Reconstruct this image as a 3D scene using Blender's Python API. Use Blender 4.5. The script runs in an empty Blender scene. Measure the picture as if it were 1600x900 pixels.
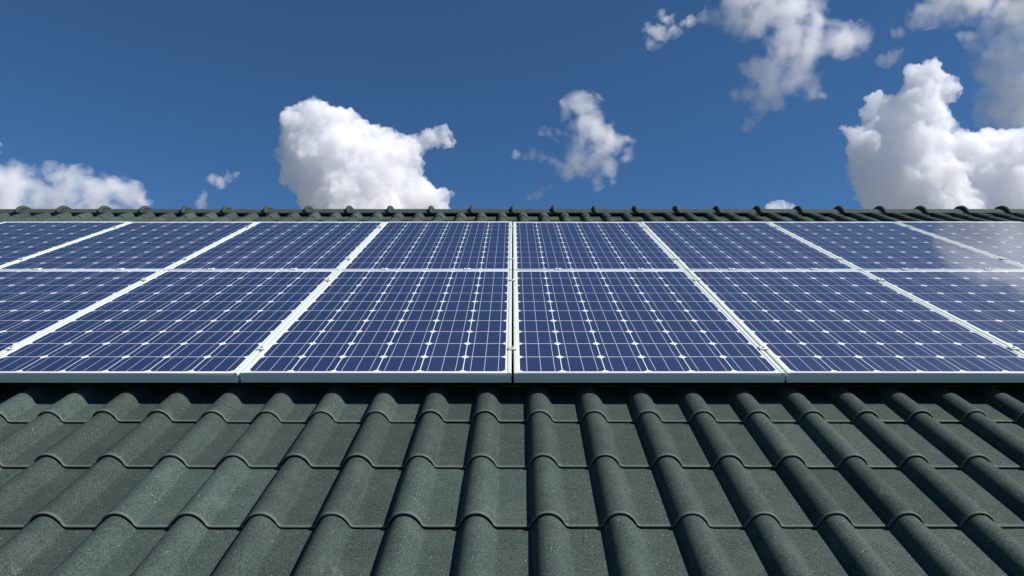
import bpy, bmesh, math, random
import numpy as np
from mathutils import Vector, Matrix, Euler

random.seed(7)
rng = np.random.default_rng(7)
C = bpy.context.scene.collection
SC = bpy.context.scene

# ------------------------------------------------------------------ camera
PITCH = math.radians(25.0)                 # slope of the roof
F = 1180.0                                 # focal length in units of 1/1600 of the frame width
PHI = math.atan(308.0 / F)                 # angle between the view axis and the up-slope direction
CP, SP = math.cos(PHI), math.sin(PHI)
CAM = Vector((0.0, 0.0, 4.25))
U = Vector((0, math.cos(PITCH), math.sin(PITCH)))      # up the slope
N = Vector((0, -math.sin(PITCH), math.cos(PITCH)))     # roof normal
X = Vector((1, 0, 0))
cam = bpy.data.cameras.new('camera')
cam.sensor_width = 36.0
cam.lens = 36.0 * F / 1600.0
cam.clip_start, cam.clip_end = 0.05, 60000
co = bpy.data.objects.new('camera', cam); C.objects.link(co)
co.location = CAM
TILT = PITCH - PHI                          # the camera looks up by this much
co.rotation_euler = (math.pi / 2 + TILT, 0, 0)
cam.shift_x = -1.0 / 1600.0
SC.camera = co

# ------------------------------------------------------------------ light
sun_dir = (X * 0.88 + U * 0.22 + N * 1.0).normalized()  # towards the sun
elev = math.asin(sun_dir.z)
azim = math.atan2(sun_dir.x, sun_dir.y)
w = bpy.data.worlds.new('World'); SC.world = w; w.use_nodes = True
nt = w.node_tree; nt.nodes.clear()
sky = nt.nodes.new('ShaderNodeTexSky'); sky.sky_type = 'NISHITA'; sky.sun_disc = False
sky.sun_elevation = elev; sky.sun_rotation = azim
sky.altitude = 4400; sky.air_density = 1.0; sky.dust_density = 0.0; sky.ozone_density = 10.0
bg = nt.nodes.new('ShaderNodeBackground'); bg.inputs['Strength'].default_value = 0.082
wo = nt.nodes.new('ShaderNodeOutputWorld')
clear = nt.nodes.new('ShaderNodeMix'); clear.data_type = 'RGBA'; clear.blend_type = 'MULTIPLY'
clear.inputs[0].default_value = 1.0; clear.inputs[7].default_value = (0.90, 1.11, 1.05, 1)   # clear dry air: less violet
nt.links.new(sky.outputs[0], clear.inputs[6]); nt.links.new(clear.outputs[2], bg.inputs[0]); nt.links.new(bg.outputs[0], wo.inputs[0])
sl = bpy.data.lights.new('sun', 'SUN'); sl.energy = 5.0; sl.angle = math.radians(0.55); sl.color = (1.0, 0.955, 0.925)
so = bpy.data.objects.new('sun', sl); C.objects.link(so)
so.rotation_euler = sun_dir.to_track_quat('Z', 'Y').to_euler()
so.location = CAM + sun_dir * 30

vs = SC.view_settings
vs.view_transform = 'Standard'; vs.look = 'None'; vs.exposure = 0.33; vs.gamma = 1.0; vs.use_curve_mapping = False
cy = SC.cycles
cy.use_denoising = True
cy.max_bounces = 64; cy.diffuse_bounces = 3; cy.glossy_bounces = 3; cy.volume_bounces = 64
cy.volume_step_rate = 0.35; cy.volume_max_steps = 512
cy.caustics_reflective = False; cy.caustics_refractive = False

# ------------------------------------------------------------------ geometry of the picture
def D_at(y, h):                             # distance up the slope of picture row y on a plane h below the camera
    return (F * h / (CP * (y - 142.0)) - h * SP) / CP
def P(x, D, d):                             # roof coordinates (d measured up from the tile flats) -> world
    return CAM + X * x + U * D + N * (d - HT)
HT = 1.113                                  # tile flats below the camera, along the roof normal
HP = 1.0 * CP / 0.9716                      # panel faces below the camera
ROLL = HT * 0.1638 / CP                     # pitch of the rolls
COURSE = HT * F / CP ** 2 * 0.000232
D0 = D_at(659.0, HT - 0.006)
D_APEX = 6.96
GAUGE_X = 2 * ROLL
HALF_W = 16 * GAUGE_X                       # half the roof's width

# ------------------------------------------------------------------ helpers
def tag(o, label=None, cat=None, group=None, kind=None):
    if label: o['label'] = label
    if cat: o['category'] = cat
    if group: o['group'] = group
    if kind: o['kind'] = kind
    return o
def empty(name, loc, rot=(0, 0, 0)):
    o = bpy.data.objects.new(name, None); o.empty_display_size = 0.2
    C.objects.link(o); o.location = loc; o.rotation_euler = rot
    return o
def link_mesh(name, verts, faces, m, parent=None, smooth=False, autos=None):
    me = bpy.data.meshes.new(name)
    me.from_pydata([tuple(v) for v in verts], [], [tuple(f) for f in faces])
    me.materials.append(m); me.update()
    if smooth:
        me.polygons.foreach_set('use_smooth', [True] * len(me.polygons))
    if autos is not None:
        me.set_sharp_from_angle(angle=math.radians(autos))
    o = bpy.data.objects.new(name, me); C.objects.link(o)
    if parent: o.parent = parent
    return o
class MB:
    def __init__(s): s.v = []; s.f = []
    def add(s, vs_, fs_):
        n = len(s.v); s.v += [tuple(v) for v in vs_]; s.f += [tuple(i + n for i in f) for f in fs_]
    def box(s, x0, x1, y0, y1, z0, z1):
        s.add([(x0,y0,z0),(x1,y0,z0),(x1,y1,z0),(x0,y1,z0),(x0,y0,z1),(x1,y0,z1),(x1,y1,z1),(x0,y1,z1)],
              [(0,3,2,1),(4,5,6,7),(0,1,5,4),(1,2,6,5),(2,3,7,6),(3,0,4,7)])
    def build(s, name, m, parent=None, bevel=0.0, seg=2):
        o = link_mesh(name, s.v, s.f, m, parent)
        if bevel:
            bm = bmesh.new(); bm.from_mesh(o.data)
            bmesh.ops.bevel(bm, geom=bm.edges[:], offset=bevel, segments=seg, profile=0.5, affect='EDGES')
            bm.to_mesh(o.data); bm.free()
            o.data.polygons.foreach_set('use_smooth', [True] * len(o.data.polygons))
            o.data.set_sharp_from_angle(angle=math.radians(35))
        return o
def copy_tree(o, parent=None):
    c = o.copy(); C.objects.link(c)
    if parent: c.parent = parent
    for ch in list(o.children): copy_tree(ch, c)
    return c

# ------------------------------------------------------------------ materials
def mat(name):
    m = bpy.data.materials.new(name); m.use_nodes = True
    t = m.node_tree
    return m, t, t.nodes['Principled BSDF'], t.nodes['Material Output']
def nd(t, kind, **kw):
    n = t.nodes.new('ShaderNode' + kind)
    for k, v in kw.items():
        if k in n.inputs: n.inputs[k].default_value = v
        else: setattr(n, k, v)
    return n
def ramp(t, fac, stops):
    r = t.nodes.new('ShaderNodeValToRGB'); e = r.color_ramp.elements
    while len(e) < len(stops): e.new(0.5)
    for el, (p, c) in zip(e, stops):
        el.position = p; el.color = (c, c, c, 1) if not hasattr(c, '__len__') else (*c, 1)
    t.links.new(fac, r.inputs[0]); return r.outputs[0]
def mix(t, fac, a, b, mode='MIX'):
    n = t.nodes.new('ShaderNodeMix'); n.data_type = 'RGBA'; n.blend_type = mode
    for sock, v in ((n.inputs[0], fac), (n.inputs[6], a), (n.inputs[7], b)):
        if isinstance(v, bpy.types.NodeSocket): t.links.new(v, sock)
        elif isinstance(v, (int, float)): sock.default_value = v if sock == n.inputs[0] else (v, v, v, 1)
        else: sock.default_value = (*v, 1)
    return n.outputs[2]
def math_(t, op, a, b):
    n = t.nodes.new('ShaderNodeMath'); n.operation = op
    for sock, v in zip(n.inputs, (a, b)):
        if isinstance(v, bpy.types.NodeSocket): t.links.new(v, sock)
        else: sock.default_value = v
    return n.outputs[0]

def tile_material(name='concrete_tile'):
    m, t, b, out = mat(name)
    tc = nd(t, 'TexCoord')
    def noise(scale, detail, rough=0.55):
        n = nd(t, 'TexNoise', Scale=scale, Detail=detail, Roughness=rough)
        t.links.new(tc.outputs['Object'], n.inputs['Vector']); return n.outputs['Fac']
    at = nd(t, 'Attribute', attribute_name='tile_tone')
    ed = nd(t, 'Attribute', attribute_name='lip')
    base = mix(t, ramp(t, noise(14, 5), [(0.32, 0.0), (0.68, 1.0)]), (0.0262, 0.037, 0.0305), (0.0390, 0.051, 0.0410))
    base = mix(t, ramp(t, noise(60, 3), [(0.45, 0.0), (0.75, 0.55)]), base, (0.032, 0.050, 0.048))
    # grit: fine mineral grains of several colours
    base = mix(t, ramp(t, noise(330, 2), [(0.48, 0.0), (0.64, 0.7)]), base, (0.094, 0.138, 0.122))
    base = mix(t, ramp(t, noise(155, 2), [(0.50, 0.0), (0.68, 0.6)]), base, (0.075, 0.110, 0.096))
    base = mix(t, ramp(t, noise(250, 2), [(0.32, 0.7), (0.47, 0.0)]), base, (0.010, 0.015, 0.014))
    vo = nd(t, 'TexVoronoi', Scale=95.0); t.links.new(tc.outputs['Object'], vo.inputs['Vector'])
    sel = nd(t, 'SeparateColor'); t.links.new(vo.outputs['Color'], sel.inputs[0])
    speck = math_(t, 'MULTIPLY', math_(t, 'LESS_THAN', vo.outputs['Distance'], 0.13), math_(t, 'GREATER_THAN', sel.outputs[0], 0.90))
    base = mix(t, math_(t, 'MULTIPLY', speck, 0.75), base, (0.42, 0.50, 0.33))
    # pale lime bloom in soft patches
    base = mix(t, ramp(t, noise(7, 6, 0.7), [(0.52, 0.0), (0.72, 0.30)]), base, (0.088, 0.118, 0.092))
    base = mix(t, 1.0, base, ramp(t, at.outputs['Fac'], [(0.0, 0.80), (1.0, 1.16)]), 'MULTIPLY')
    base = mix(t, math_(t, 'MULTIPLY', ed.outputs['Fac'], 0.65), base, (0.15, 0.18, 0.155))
    # scattered lichen spots, each with its own edge
    lv = nd(t, 'TexVoronoi', Scale=11.0); lm = nd(t, 'TexNoise', Scale=45.0, Detail=3.0)
    t.links.new(tc.outputs['Object'], lm.inputs['Vector'])
    warp = mix(t, 0.05, tc.outputs['Object'], lm.outputs['Color'])
    t.links.new(warp, lv.inputs['Vector'])
    ls = nd(t, 'SeparateColor'); t.links.new(lv.outputs['Color'], ls.inputs[0])
    spot = math_(t, 'MULTIPLY', ramp(t, lv.outputs['Distance'], [(0.10, 1.0), (0.19, 0.0)]), math_(t, 'GREATER_THAN', ls.outputs[0], 0.90))
    base = mix(t, math_(t, 'MULTIPLY', spot, ramp(t, noise(180, 3), [(0.42, 0.0), (0.60, 0.40)])), base, (0.17, 0.20, 0.13))
    t.links.new(base, b.inputs['Base Color'])
    b.inputs['Roughness'].default_value = 0.78
    b.inputs['Specular IOR Level'].default_value = 0.18
    bp = nd(t, 'Bump', Strength=0.22, Distance=0.0012)
    t.links.new(noise(420, 3, 0.7), bp.inputs['Height']); t.links.new(bp.outputs[0], b.inputs['Normal'])
    return m
M_TILE = tile_material()

def plain(name, col, rough, metallic=0.0, var=0.06, scale=9.0, coat=0.0, bump=0.0):
    m, t, b, out = mat(name)
    tc = nd(t, 'TexCoord'); n = nd(t, 'TexNoise', Scale=scale, Detail=5.0); t.links.new(tc.outputs['Object'], n.inputs['Vector'])
    lo = tuple(c * (1 - var) for c in col); hi = tuple(min(1, c * (1 + var)) for c in col)
    t.links.new(mix(t, ramp(t, n.outputs['Fac'], [(0.35, 0.0), (0.65, 1.0)]), lo, hi), b.inputs['Base Color'])
    b.inputs['Roughness'].default_value = rough; b.inputs['Metallic'].default_value = metallic
    if coat:
        b.inputs['Coat Weight'].default_value = coat; b.inputs['Coat Roughness'].default_value = 0.035; b.inputs['Coat IOR'].default_value = 1.52
    if bump:
        bp = nd(t, 'Bump', Strength=bump, Distance=0.004); t.links.new(n.outputs['Fac'], bp.inputs['Height']); t.links.new(bp.outputs[0], b.inputs['Normal'])
    return m
M_FRAME = plain('anodised_frame', (0.57, 0.625, 0.58), 0.42, 0.0, 0.02, 30)
M_FRAME.node_tree.nodes['Principled BSDF'].inputs['Specular IOR Level'].default_value = 0.2
M_CLAMP = plain('clamp_metal', (0.64, 0.66, 0.63), 0.38, 0.0, 0.04, 60)
M_BOLT = plain('bolt_steel', (0.30, 0.30, 0.30), 0.35, 0.8, 0.05, 60)
M_RAIL = plain('rail_aluminium', (0.45, 0.47, 0.47), 0.4, 0.6, 0.05, 20)
M_SHEET = plain('white_backsheet', (0.86, 0.88, 0.90), 0.55, 0.0, 0.01, 10, coat=1.0)
def cell_material():
    m = plain('silicon_cell', (0.0165, 0.028, 0.080), 0.45, 0.0, 0.05, 2.5, coat=1.0)
    t = m.node_tree; b = t.nodes['Principled BSDF']
    src = b.inputs['Base Color'].links[0].from_socket
    g_ = t.nodes.new('ShaderNodeNewGeometry')
    tint = ramp(t, g_.outputs['Random Per Island'], [(0.0, (0.90, 0.92, 0.93)), (0.5, (1.0, 1.0, 1.0)), (1.0, (1.12, 1.06, 1.07))])
    t.links.new(mix(t, 1.0, src, tint, 'MULTIPLY'), b.inputs['Base Color'])
    tc = nd(t, 'TexCoord'); n = nd(t, 'TexNoise', Scale=3.0, Detail=6.0, Roughness=0.65)
    t.links.new(tc.outputs['Object'], n.inputs['Vector'])
    t.links.new(ramp(t, n.outputs['Fac'], [(0.35, 0.02), (0.75, 0.10)]), b.inputs['Coat Roughness'])
    return m
M_CELL = cell_material()
M_BUS = plain('busbar_silver', (0.46, 0.53, 0.68), 0.45, 0.0, 0.03, 10, coat=1.0)
M_WALL = plain('render_wall', (0.52, 0.50, 0.45), 0.9, 0.0, 0.08, 3, bump=0.3)
M_WOOD = plain('fascia_wood', (0.10, 0.09, 0.08), 0.7, 0.0, 0.2, 5)
M_GROUND = plain('bounce_ground', (0.15, 0.14, 0.105), 0.95, 0.0, 0.25, 0.4)  # unseen ground; tone chosen for the light it bounces onto the panel frames

# ------------------------------------------------------------------ ground
g = link_mesh('ground', [(-30000,-30000,0),(30000,-30000,0),(30000,30000,0),(-30000,30000,0)], [(0,1,2,3)], M_GROUND)
tag(g, kind='structure')

# ------------------------------------------------------------------ house: walls, roof, ridge tiles
A_apex = P(0, D_APEX, 0)                     # where the two slopes' flats meet
house = empty('house', (0, A_apex.y, 0))
tag(house, 'house with a dark green concrete tile roof under the solar panels', 'house')
def to_house(v): return v - Vector((0, A_apex.y, 0))

def roll_profile():
    """one roll and one flat, x from 0 (left foot of the roll) to ROLL, as (x, height, nx, nz)"""
    wr = ROLL * 0.50; h = 0.040
    pts = []
    n = 16
    for i in range(n + 1):
        q = -math.cos(math.pi * (0.06 + 0.80 * i / n)) if i else -1.0
        cz = h * (1 - abs(q) ** (2.5 if q < 0 else 2.1))
        pts.append([wr / 2 * (1 + q), cz])
    # ease the foot on the right into the flat
    pts += [[wr * 0.985, 0.0040], [wr + 0.0015, 0.0018], [wr + 0.0055, 0.0006], [wr + 0.010, 0.0001], [wr + 0.015, 0.0]]
    for q in (0.3, 0.6, 0.95): pts.append([wr + 0.015 + (ROLL - wr - 0.015) * q, 0.0])
    out = []
    for i, (x, z) in enumerate(pts):
        a = pts[i - 1] if i else [x - 0.001, z]; b = pts[i + 1] if i + 1 < len(pts) else [x + 0.001, z]
        tx, tz = b[0] - a[0], b[1] - a[1]; l = math.hypot(tx, tz)
        sm = min(1.0, max(0.0, (z - 0.003) / 0.02)); out.append((x, z, -tz / l * sm, 1.0 + (tx / l - 1.0) * sm * 0.6))
    return out
PROF = roll_profile()
PROF2 = np.array(PROF + [(x + ROLL, z, nx, nz) for x, z, nx, nz in PROF] + [(2 * ROLL, PROF[0][1], 0, 1)])
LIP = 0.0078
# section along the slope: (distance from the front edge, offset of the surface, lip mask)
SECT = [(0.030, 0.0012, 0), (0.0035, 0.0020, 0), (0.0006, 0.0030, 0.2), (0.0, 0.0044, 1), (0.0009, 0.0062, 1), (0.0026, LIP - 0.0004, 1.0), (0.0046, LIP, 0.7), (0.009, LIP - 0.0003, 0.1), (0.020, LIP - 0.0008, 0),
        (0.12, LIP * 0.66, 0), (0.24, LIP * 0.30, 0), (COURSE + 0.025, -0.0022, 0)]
def tile_slope(back=False):
    V = []; Fc = []; tone = []; lip = []
    npx = len(PROF2); ns = len(SECT)
    quad = []
    for s in range(ns - 1):
        for i in range(npx - 1):
            quad.append((s * npx + i, s * npx + i + 1, (s + 1) * npx + i + 1, (s + 1) * npx + i))
    quad = np.array(quad)
    k0 = -int((D0 - 0.15) / COURSE) - 0
    base = 0; allF = []; allV = []
    x_start = -HALF_W + ROLL * 0.25          # left foot of a roll: crests at +-0.5 pitch
    k = k0
    while D0 + k * COURSE < D_APEX - 0.2:
        Dk = D0 + k * COURSE
        for j in range(32):
            x0 = x_start + j * GAUGE_X
            dj, lj = random.uniform(-0.0024, 0.0024), random.uniform(-0.0004, 0.0012)
            rot = random.uniform(-0.0016, 0.0016)
            tn = random.random()
            xs = PROF2[:, 0] + x0
            for sd, so_, lm in SECT:
                if sd > COURSE and Dk > D_APEX - 0.4: sd = D_APEX - Dk - 0.004
                D = np.minimum(Dk + sd + dj + (PROF2[:, 0] - ROLL) * rot, D_APEX - 0.004)
                d = PROF2[:, 1] + lj + so_ * PROF2[:, 3]
                x = xs + so_ * PROF2[:, 2] * 0.9
                allV.append(np.stack([x, D, d], 1))
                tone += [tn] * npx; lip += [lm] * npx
            allF.append(quad + base); base += ns * npx
        k += 1
    R = np.concatenate(allV); Fq = np.concatenate(allF)
    Uv, Nv = np.array(U), np.array(N)
    Wp = np.array(CAM)[None] + np.outer(R[:, 0], [1, 0, 0]) + np.outer(R[:, 1], Uv) + np.outer(R[:, 2] - HT, Nv)
    Wp[:, 1] -= A_apex.y
    if back:
        Wp[:, 1] *= -1; Fq = Fq[:, ::-1]
    return Wp, Fq, tone, lip
parts = [tile_slope(False), tile_slope(True)]
RV = np.concatenate([p[0] for p in parts]); RF = np.concatenate([parts[0][1], parts[1][1] + len(parts[0][0])])
me = bpy.data.meshes.new('roof')
me.vertices.add(len(RV)); me.vertices.foreach_set('co', RV.astype(np.float32).ravel())
me.loops.add(len(RF) * 4); me.polygons.add(len(RF))
me.loops.foreach_set('vertex_index', RF.astype(np.int32).ravel())
me.polygons.foreach_set('loop_start', np.arange(0, len(RF) * 4, 4, dtype=np.int32))
me.update(calc_edges=True); me.validate()
me.polygons.foreach_set('use_smooth', np.ones(len(me.polygons), dtype=bool))
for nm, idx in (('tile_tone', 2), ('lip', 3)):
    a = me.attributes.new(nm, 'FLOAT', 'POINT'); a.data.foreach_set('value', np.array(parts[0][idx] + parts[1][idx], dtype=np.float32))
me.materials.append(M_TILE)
roof = bpy.data.objects.new('roof', me); C.objects.link(roof); roof.parent = house

# boards under the tiles, closing the roof at eaves and verges
deck = MB()
for sgn in (1, -1):
    pr = [to_house(P(0, 0.22, -0.030)), to_house(P(0, D_APEX - 0.01, -0.030)), to_house(P(0, D_APEX - 0.01, -0.16)), to_house(P(0, 0.22, -0.16))]
    vv = [(sx * (HALF_W - 0.02), sgn * p.y, p.z) for sx in (-1, 1) for p in pr]
    deck.add(vv, [(0,1,2,3),(4,7,6,5),(0,4,5,1),(1,5,6,2),(2,6,7,3),(3,7,4,0)])
deck.build('roof_deck', M_WOOD, house)
eave = to_house(P(0, 0.55, -0.17))
wl = MB()
ye, ze, xa = eave.y, eave.z, HALF_W - 0.25
zr = to_house(P(0, D_APEX - 0.05, -0.18)).z
sec = [(ye, 0.0), (-ye, 0.0), (-ye, ze), (0, zr), (ye, ze)]
vv = [(-xa, y, z) for y, z in sec] + [(xa, y, z) for y, z in sec]
wl.add(vv, [(4,3,2,1,0), (5,6,7,8,9)] + [(i, (i + 1) % 5, (i + 1) % 5 + 5, i + 5) for i in range(5)])
wl.build('wall', M_WALL, house)

# ridge tiles
def ridge_tile_mesh():
    L = GAUGE_X
    ny, top = 0.138, 0.047                   # half width and top of the cap over the apex
    low = -0.0205
    n = 20
    def sec(grow, lift, cut=0.0):
        out = []
        for i in range(n + 1):
            q = -1 + 2 * i / n
            z = low + (top - low) * (1 - abs(q) ** 2.3)
            out.append((q * (ny + grow - cut), z + lift + grow * 0.75 * (1 - q * q) ** 0.5))
        return out
    rings = []
    t = 0.014
    xs = [(-L / 2 + 0.012, 0, 0.0)]
    for q in (0.0, 0.33, 0.66, 1.0): xs.append((-L / 2 + 0.02 + (L - 0.02) * q, 0, 0.0))
    V = []; Fc = []
    for x, gq, lf in xs:
        V += [(x, y, z) for y, z in sec(0, 0)] + [(x, y * 0.965, z - t) for y, z in reversed(sec(0, 0))]
    m = 2 * (n + 1)
    for r in range(len(xs) - 1):
        for i in range(m):
            a, b = r * m + i, r * m + (i + 1) % m
            Fc.append((a, a + m, b + m, b))
    # collar: a fat rounded hoop over the joint
    base = len(V)
    hoop = []
    k = 12
    for j in range(k):
        a = 2 * math.pi * j / k
        hoop.append((0.0235 * math.cos(a), 0.5 + 0.5 * math.sin(a)))
    ncol = 24
    for i in range(ncol + 1):
        q = -1 + 2 * i / ncol
        y = q * (ny + 0.007); z = low + (top - low) * (1 - abs(q) ** 2.3)
        e = max(0.0, 1 - abs(q) ** 3.0)
        dz = -(top - low) * 2.3 * abs(q) ** 1.3 * (1 if q > 0 else -1) / ny
        l = math.hypot(1, dz); nyv, nzv = -dz / l, 1 / l
        g_ = 0.017 + 0.025 * e ** 0.5
        wv = 0.62 + 0.38 * e
        for hx, hr in hoop:
            r = -0.010 + g_ * hr
            V.append((-L / 2 + hx * wv, y + nyv * r, z + nzv * r))
    for i in range(ncol):
        for j in range(k):
            a, b = base + i * k + j, base + i * k + (j + 1) % k
            Fc.append((a, b, b + k, a + k))
    Fc.append(tuple(base + j for j in range(k))[::-1]); Fc.append(tuple(base + ncol * k + j for j in range(k)))
    return V, Fc
rv, rf = ridge_tile_mesh()
rt = link_mesh('ridge_tile', rv, rf, M_TILE, roof, smooth=True, autos=50)
bm = bmesh.new(); bm.from_mesh(rt.data); bmesh.ops.recalc_face_normals(bm, faces=bm.faces[:]); bm.to_mesh(rt.data); bm.free()
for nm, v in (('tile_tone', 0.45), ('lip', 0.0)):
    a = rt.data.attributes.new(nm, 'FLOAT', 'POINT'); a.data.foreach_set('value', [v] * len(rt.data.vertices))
az = A_apex.z
for j in range(-16, 16):
    o = rt if j == -16 else rt.copy()
    if j != -16:
        C.objects.link(o); o.parent = roof
    o.location = ((j + 0.5) * GAUGE_X, random.uniform(-0.002, 0.002), az + random.uniform(-0.0012, 0.0012))
    o.rotation_euler = (random.uniform(-0.006, 0.006), 0, random.uniform(-0.003, 0.003))

# ------------------------------------------------------------------ solar panels
PW, GAP = 0.9910, 0.0090
DB = D_at(582.7, HP)                         # lower edge of the array
DT = D_at(346.3, HP)
PL = (DT - DB - GAP) / 2
FT = 0.038
PZ = HT - HP                                 # panel face above the flats
def make_panel():
    root = empty('solar_panel', (0, 0, 0))
    FW = 0.0145
    fr = MB()
    x0, x1, y0, y1 = -PW / 2, PW / 2, 0.0, PL
    fr.box(x0, x0 + FW, y0, y1, -FT, 0); fr.box(x1 - FW, x1, y0, y1, -FT, 0)
    fr.box(x0 + FW, x1 - FW, y0, y0 + FW, -FT, 0); fr.box(x0 + FW, x1 - FW, y1 - FW, y1, -FT, 0)
    fr.build('frame', M_FRAME, root, bevel=0.0009, seg=2)
    sh = MB(); sh.box(x0 + FW - 0.001, x1 - FW + 0.001, y0 + FW - 0.001, y1 - FW + 0.001, -0.0075, -0.0022)
    sheet = sh.build('backsheet', M_SHEET, root)
    cp = (PW - 2 * FW - 2 * 0.0085 + 0.0037) / 6
    yb, yt = y0 + FW + 0.0075, y1 - FW - 0.022
    rp = (yt - yb + 0.0054) / 10
    ce = MB(); bu = MB()
    ch = 0.0140
    z = -0.0016
    for i in range(6):
        cx = x0 + FW + 0.0085 + i * cp
        a0, a1 = cx, cx + cp - 0.0037
        for j in range(10):
            b0 = yb + j * rp; b1 = b0 + rp - 0.0054
            ce.add([(a0 + ch, b0, z), (a1 - ch, b0, z), (a1, b0 + ch, z), (a1, b1 - ch, z), (a1 - ch, b1, z), (a0 + ch, b1, z), (a0, b1 - ch, z), (a0, b0 + ch, z)], [tuple(range(8))])
        for q in (1 / 6, 0.5, 5 / 6):
            bx = a0 + (a1 - a0) * q
            bu.add([(bx - 0.00115, yb, z + 0.0005), (bx + 0.00115, yb, z + 0.0005), (bx + 0.00115, yt, z + 0.0005), (bx - 0.00115, yt, z + 0.0005)], [(0, 1, 2, 3)])
    ce.build('cell_grid', M_CELL, sheet)
    bu.build('busbar_lines', M_BUS, sheet)
    return root
ORD = ['first', 'second', 'third', 'fourth']
panel = make_panel()
first = True
for row in (0, 1):
    for col in range(-4, 4):
        o = panel if first else copy_tree(panel)
        first = False
        side = 'left' if col < 0 else 'right'
        k = -col - 1 if col < 0 else col
        o.location = P(col + 0.5, DB + row * (PL + GAP) + random.uniform(-0.0008, 0.0008), PZ)
        o.rotation_euler = (PITCH + random.uniform(-0.0012, 0.0012), random.uniform(-0.0012, 0.0012), 0)
        rn = 'lower row' if row == 0 else 'upper row'
        lb = f'blue solar panel, {rn}, {ORD[k]} to the {side} of the middle seam'
        if row == 1 and col == 3: lb = 'blue solar panel washed pale by a cloud reflection, upper row, far right corner'
        tag(o, lb, 'solar panel', 'solar panels on the roof')

# mounting rails lying across the rolls
RH = PZ - FT - 0.0415
rail_y = [DB + PL * q + r * (PL + GAP) for r in (0, 1) for q in (0.2, 0.8)]

def rail():
    b = MB(); b.box(-4.02, 4.02, -0.018, 0.018, 0, RH - 0.0005)
    return b
for i, (yy, nm) in enumerate(zip(rail_y, ('lowest', 'second lowest', 'second highest', 'highest'))):
    r_ = rail().build('mounting_rail', M_RAIL, None)
    r_.location = P(0, yy, 0.0415); r_.rotation_euler = (PITCH, 0, 0)
    tag(r_, f'{nm} of the aluminium rails seen in the gap under the panels', 'rail', 'rails under the panels')

# clamps
def make_clamp():
    root = empty('panel_clamp', (0, 0, 0))
    p = MB(); p.box(-0.0165, 0.0165, -0.0175, 0.0175, 0.0004, 0.0058); p.build('clamp_plate', M_CLAMP, root, bevel=0.0008)
    bm = bmesh.new()
    bmesh.ops.create_cone(bm, cap_ends=True, segments=6, radius1=0.0052, radius2=0.0048, depth=0.003, matrix=Matrix.Translation((0, 0, 0.0073)))
    me_ = bpy.data.meshes.new('bolt'); bm.to_mesh(me_); bm.free(); me_.materials.append(M_BOLT)
    b = bpy.data.objects.new('bolt', me_); C.objects.link(b); b.parent = root
    return root
clamp = make_clamp(); used = [False]
def put_clamp(x, D, rz, label):
    o = clamp if not used[0] else copy_tree(clamp)
    used[0] = True
    o.location = P(x, D, PZ)
    o.rotation_euler = (Matrix.Rotation(PITCH, 3, 'X') @ Matrix.Rotation(rz, 3, 'Z')).to_euler()
    tag(o, label, 'clamp', 'clamps between the panels')
heights = [(545.0, 'low in the lower row'), (438.0, 'high in the lower row'), (405.0, 'low in the upper row'), (355.0, 'high in the upper row')]
for s in range(-3, 4):
    for y, hn in heights:
        if abs(s) * 0.9716 * (y - 142) > 815: continue
        sn = 'the middle seam' if s == 0 else f'the {ORD[abs(s) - 1]} seam {"left" if s < 0 else "right"} of middle'
        put_clamp(s, D_at(y, HP), 0, f'silver clamp on {sn}, {hn}')
for col in range(-3, 3):
    for q, qn in ((0.262, 'left'), (0.738, 'right')):
        k = -col - 1 if col < 0 else col
        side = 'left' if col < 0 else 'right'
        put_clamp(col + q, DB + PL + GAP / 2, math.pi / 2, f'silver clamp on the row seam, {qn} half of {ORD[k]} panel {side} of middle')

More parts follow.
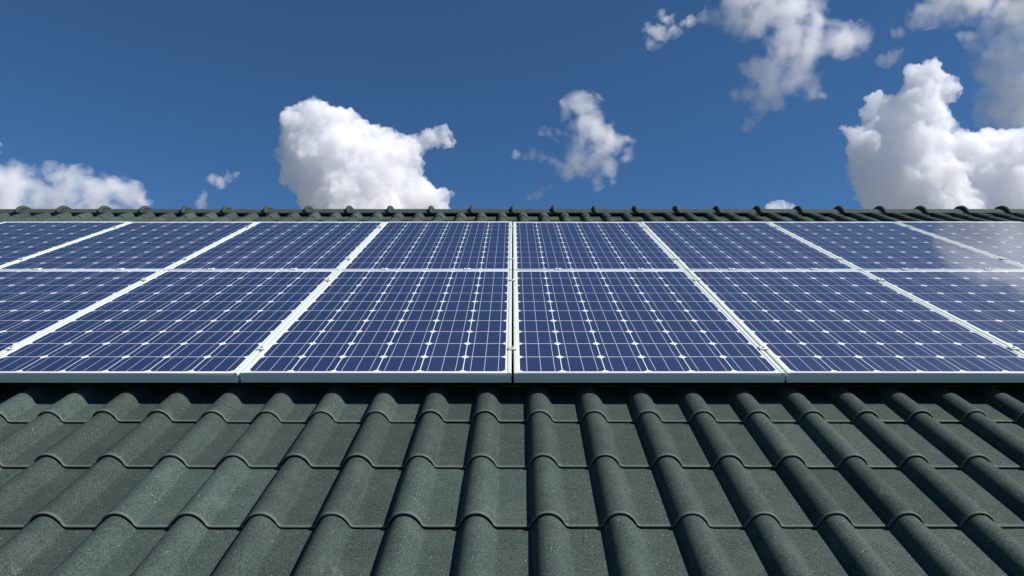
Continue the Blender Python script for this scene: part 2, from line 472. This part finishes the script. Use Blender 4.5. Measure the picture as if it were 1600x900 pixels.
# ------------------------------------------------------------------ clouds
def sky_point(px, py, dist):                # a point at this distance in the direction the photograph shows it
    fw = U * CP - N * SP; up = U * SP + N * CP
    return CAM + (fw + X * ((px - 801.0) / F) + up * ((450.0 - py) / F)) * dist
def tex(name, kind, scale, depth=2):
    t = bpy.data.textures.new(name, kind); t.noise_scale = scale
    if kind == 'CLOUDS': t.noise_depth = depth
    return t
SOFT, WISP, CUM = (3.0, 0.26, 1.15), (5.5, 0.28, 1.15), (3.6, 0.30, 0.56)   # texture scale and where the vapour thins out
T_BIG = tex('billow_big', 'VORONOI', 0.62); T_MID = tex('billow_mid', 'VORONOI', 0.26); T_SMALL = tex('billow_small', 'VORONOI', 0.11)
T_FRAY = tex('fray', 'CLOUDS', 0.22, 4); T_FINE = tex('fray_fine', 'CLOUDS', 0.07, 3)
def cloud_mat(name, thick, S, noise=None, balls=None, squash=1.0):
    """thick: optical thickness per 100 px of the photograph; S: metres per 100 px; balls: (centre, radius) of a vapour that thins out"""
    m = bpy.data.materials.new(name); m.use_nodes = True; t = m.node_tree; t.nodes.clear()
    o = t.nodes.new('ShaderNodeOutputMaterial')
    v = t.nodes.new('ShaderNodeVolumePrincipled')
    v.inputs['Color'].default_value = (0.996, 0.993, 0.995, 1); v.inputs['Anisotropy'].default_value = 0.0
    v.inputs['Density'].default_value = thick / S
    if noise:
        scale, lo, hi = noise
        tc = nd(t, 'TexCoord'); n = nd(t, 'TexNoise', Scale=scale, Detail=6.0, Roughness=0.58, Distortion=0.5)
        t.links.new(tc.outputs['Object'], n.inputs['Vector'])
        fac = n.outputs['Fac']
        if balls:
            sc = t.nodes.new('ShaderNodeVectorMath'); sc.operation = 'MULTIPLY'
            w1 = nd(t, 'TexNoise', Scale=scale * 1.3, Detail=4.0, Roughness=0.6); t.links.new(tc.outputs['Object'], w1.inputs['Vector'])
            wm = t.nodes.new('ShaderNodeVectorMath'); wm.operation = 'MULTIPLY_ADD'      # curl the outline before measuring it
            a_ = 0.85 / scale
            t.links.new(w1.outputs['Color'], wm.inputs[0]); wm.inputs[1].default_value = (a_, a_, a_)
            wa = t.nodes.new('ShaderNodeVectorMath'); wa.operation = 'SUBTRACT'
            t.links.new(tc.outputs['Object'], wa.inputs[0]); wa.inputs[1].default_value = (a_ / 2, a_ / 2, a_ / 2)
            t.links.new(wa.outputs[0], wm.inputs[2])
            t.links.new(wm.outputs[0], sc.inputs[0]); sc.inputs[1].default_value = (1, 1 / squash, 1)
            acc = None
            for p, rr in balls:
                d = t.nodes.new('ShaderNodeVectorMath'); d.operation = 'DISTANCE'
                t.links.new(sc.outputs[0], d.inputs[0]); d.inputs[1].default_value = (p[0], p[1] / squash, p[2])
                q = math_(t, 'DIVIDE', d.outputs['Value'], rr)
                if acc is None: acc = q
                else:
                    k = t.nodes.new('ShaderNodeMath'); k.operation = 'SMOOTH_MIN'; k.inputs[2].default_value = 0.30
                    t.links.new(acc, k.inputs[0]); t.links.new(q, k.inputs[1]); acc = k.outputs[0]
            f = math_(t, 'SUBTRACT', 1.0, acc)
            fac = math_(t, 'ADD', f, math_(t, 'MULTIPLY', math_(t, 'SUBTRACT', fac, 0.5), 2.7))
        t.links.new(math_(t, 'MULTIPLY', ramp(t, fac, [(lo, 0.0), (hi, 1.0)]), thick / S), v.inputs['Density'])
    t.links.new(v.outputs[0], o.inputs['Volume'])
    return m
def cloud(label, dist, blobs, thick, noise=None, voxel=0.045, billow=1.0, fray=0.0, squash=0.8, seed=1):
    """blobs: (px, py, radius px[, depth offset in radii])"""
    rg = random.Random(seed)
    cx = sum(b[0] for b in blobs) / len(blobs); cy_ = sum(b[1] for b in blobs) / len(blobs)
    org = sky_point(cx, cy_, dist)
    S = dist / F * 100.0                     # one local unit = 100 px of the photograph
    soft = noise is not CUM
    balls = []
    if soft: fray, billow = 0.0, 0.12
    bm = bmesh.new()
    for b in blobs:
        r = b[2] / 100.0 * (1.40 if soft else 1.0)
        off = (b[3] if len(b) > 3 else rg.uniform(-0.35, 0.35)) * b[2] / F * dist
        p = (sky_point(b[0], b[1], dist + off) - org) / S
        balls.append((p, r * 0.97))
        bmesh.ops.create_icosphere(bm, subdivisions=3, radius=r, matrix=Matrix.Translation(p) @ Matrix.Diagonal((1, squash, 1, 1)))
    me_ = bpy.data.meshes.new('cloud'); bm.to_mesh(me_); bm.free()
    o = bpy.data.objects.new('cloud', me_); C.objects.link(o)
    def rem(v):
        q = o.modifiers.new('r', 'REMESH'); q.mode = 'VOXEL'; q.voxel_size = v; q.use_smooth_shade = True
    def dis(tx, s_, mid):
        q = o.modifiers.new('d', 'DISPLACE'); q.texture = tx; q.strength = s_; q.mid_level = mid; q.texture_coords = 'LOCAL'
    rem(voxel * 1.3)
    dis(T_BIG, -0.16 * billow, 0.42)
    if fray: dis(T_FRAY, fray, 0.5)
    rem(voxel)
    dis(T_MID, -0.15 * billow, 0.40)
    rem(voxel * 0.62)
    dis(T_SMALL, -0.085 * billow, 0.25)
    dis(T_FINE, 0.07 + fray * 0.3, 0.5)
    o.location = org; o.scale = (S, S, S)
    dg = bpy.context.evaluated_depsgraph_get()
    new = bpy.data.meshes.new_from_object(o.evaluated_get(dg))
    o.modifiers.clear(); o.data = new; bpy.data.meshes.remove(me_)
    new.materials.clear(); new.materials.append(cloud_mat('cloud_vapour', thick, S, noise, balls if soft else None, squash))
    new.name = 'cloud'
    tag(o, label, 'cloud', 'clouds in the sky')
    return o

cloud('big white cumulus rising above the ridge, left of centre', 1500, [
    (462,190,30),(490,190,38),(520,195,38),(545,205,32),(470,230,38),(510,240,55),(560,235,45),(590,215,28),(610,225,28),(640,232,26),
    (665,216,26),(692,212,22),(705,220,14),(690,228,15),(640,250,32),(590,270,58),(645,285,30),(655,272,18),(695,305,20),(706,303,15),
    (465,260,32),(450,275,22),(437,284,12),(470,290,28),(500,300,50),(560,320,75),(640,320,50),(685,320,25),(622,195,9)], 9.0, CUM, fray=0.15, seed=3)
cloud('tallest white cumulus with billowing head, above the ridge on the right', 1500, [
    (1456,112,24),(1480,130,18),(1435,125,28),(1478,150,26),(1410,160,28),(1370,168,28),(1440,165,40),(1470,185,28),(1380,195,42),
    (1318,200,13),(1328,215,14),(1350,230,35),(1430,220,55),(1345,262,28),(1312,286,11),(1380,280,55),(1350,300,30),(1450,290,65),
    (1510,240,36),(1540,222,34),(1580,225,30),(1600,240,45),(1540,280,60),(1600,300,65),(1400,340,60),(1490,350,70),(1580,360,70),(1650,270,60)], 9.0, CUM, fray=0.10, seed=5)
cloud('grey cloud bank along the right edge, behind the tall white cumulus', 2600, [
    (1600,40,38),(1580,80,40),(1550,75,22),(1610,130,58),(1590,170,42),(1560,165,20),(1640,80,60),(1660,0,70),(1515,62,12),(1500,58,10),(1530,75,16),(1525,66,16),(1545,58,20),
    (1560,180,30),(1640,190,60),(1545,120,30),(1535,165,16),(1575,30,36),(1640,-40,50)], 4.5, SOFT, fray=0.22, billow=0.6, seed=6)
cloud('pale ragged cloud cut by the top edge, nearest the right corner', 1700, [
    (1480,-10,42),(1520,-15,42),(1450,15,24),(1490,15,27),(1535,5,27),(1425,38,15),(1405,48,12),(1440,28,14)], 3.6, SOFT, fray=0.25, billow=0.5, voxel=0.035, seed=7)
cloud('tiny pale puff under the ragged cloud at the top right', 1700, [(1393,90,14),(1380,93,11),(1403,82,9)], 7.0, WISP, fray=0.2, billow=0.4, voxel=0.025, seed=8)
cloud('large soft grey-white cloud with a right arm, cut by the top edge', 1700, [
    (1150,-10,38),(1200,-5,48),(1240,10,42),(1150,30,27),(1190,35,35),(1235,45,42),(1275,50,36),(1305,60,28),(1337,60,25),(1322,60,26),(1225,80,34),(1250,95,31),
    (1205,110,28),(1180,105,20),(1165,108,12),(1235,125,33),(1270,142,17),(1285,150,11),(1205,140,25),(1170,145,17),(1150,148,12),(1190,165,14),
    (1215,160,16),(1175,190,11),(1165,202,9),(1185,190,8),(1120,25,15),(1100,32,12)], 4.0, SOFT, fray=0.25, billow=0.5, voxel=0.035, seed=9)
cloud('small thin wisp left of the soft grey-white cloud', 1700, [
    (1025,50,18),(1040,30,15),(1055,48,13),(1020,68,12),(1078,30,11),(1068,38,8)], 7.0, WISP, fray=0.22, billow=0.4, voxel=0.028, seed=10)
cloud('narrow upright cloud with a trailing tail, middle of the sky', 1900, [
    (907,165,25),(908,183,24),(922,190,24),(890,165,14),(925,170,20),(912,195,28),(930,205,26),(905,220,20),(940,225,26),(965,228,17),(980,240,13),(985,220,9),(905,245,18),
    (930,250,26),(945,270,17),(932,285,13),(955,283,9),(910,262,14),(890,268,13),(875,262,12),(862,252,10),(845,246,10),(833,243,11),(820,246,8),(807,242,8),
    (872,210,10),(858,205,10),(848,206,8),(885,212,9)], 5.0, SOFT, fray=0.18, billow=0.5, voxel=0.03, seed=11)
cloud('tiny curl of vapour low under the tail of the narrow cloud', 1900, [(842,303,8),(850,296,7),(857,293,7),(828,308,7)], 7.0, WISP, fray=0.12, billow=0.3, voxel=0.022, seed=12)
cloud('faint small wisp between the left edge cloud and the big cumulus', 2000, [(330,278,10),(345,284,10),(360,276,10),(370,274,7)], 7.0, WISP, fray=0.15, billow=0.3, voxel=0.022, seed=13)
cloud('faint speck of cloud just above the ridge below the small wisp', 2000, [(318,306,10),(316,318,10)], 7.0, WISP, fray=0.15, billow=0.3, voxel=0.022, seed=14)
cloud('long soft cloud lying on the ridge at the left edge', 2200, [
    (-20,290,48),(20,290,36),(50,290,25),(10,320,45),(80,280,23),(105,278,26),(130,285,21),(140,272,10),(100,310,34),(150,305,32),(185,305,26),
    (205,310,23),(228,325,16),(60,325,34),(150,340,42),(210,345,34),(-60,260,50)], 5.0, SOFT, fray=0.22, billow=0.6, seed=15)
cloud('small bright cloud peeping over the ridge, right of centre', 2400, [(1207,324,12),(1220,321,12),(1235,328,11),(1215,335,18)], 9.0, CUM, voxel=0.025, billow=0.4, seed=16)
cloud('cloud high over the right corner, seen as a pale reflection in the panels', 4200, [
    (1645,-90,80,0),(1705,-60,95,0.3),(1770,-90,115,1.0),(1860,-40,130,1.8),(1745,-135,70,0.4),(1860,-135,110,1.8),(1608,-95,60,0),(1655,-40,65,0)], 9.0, (1.6, 0.05, 1.5), fray=0.22, billow=0.6, seed=17)
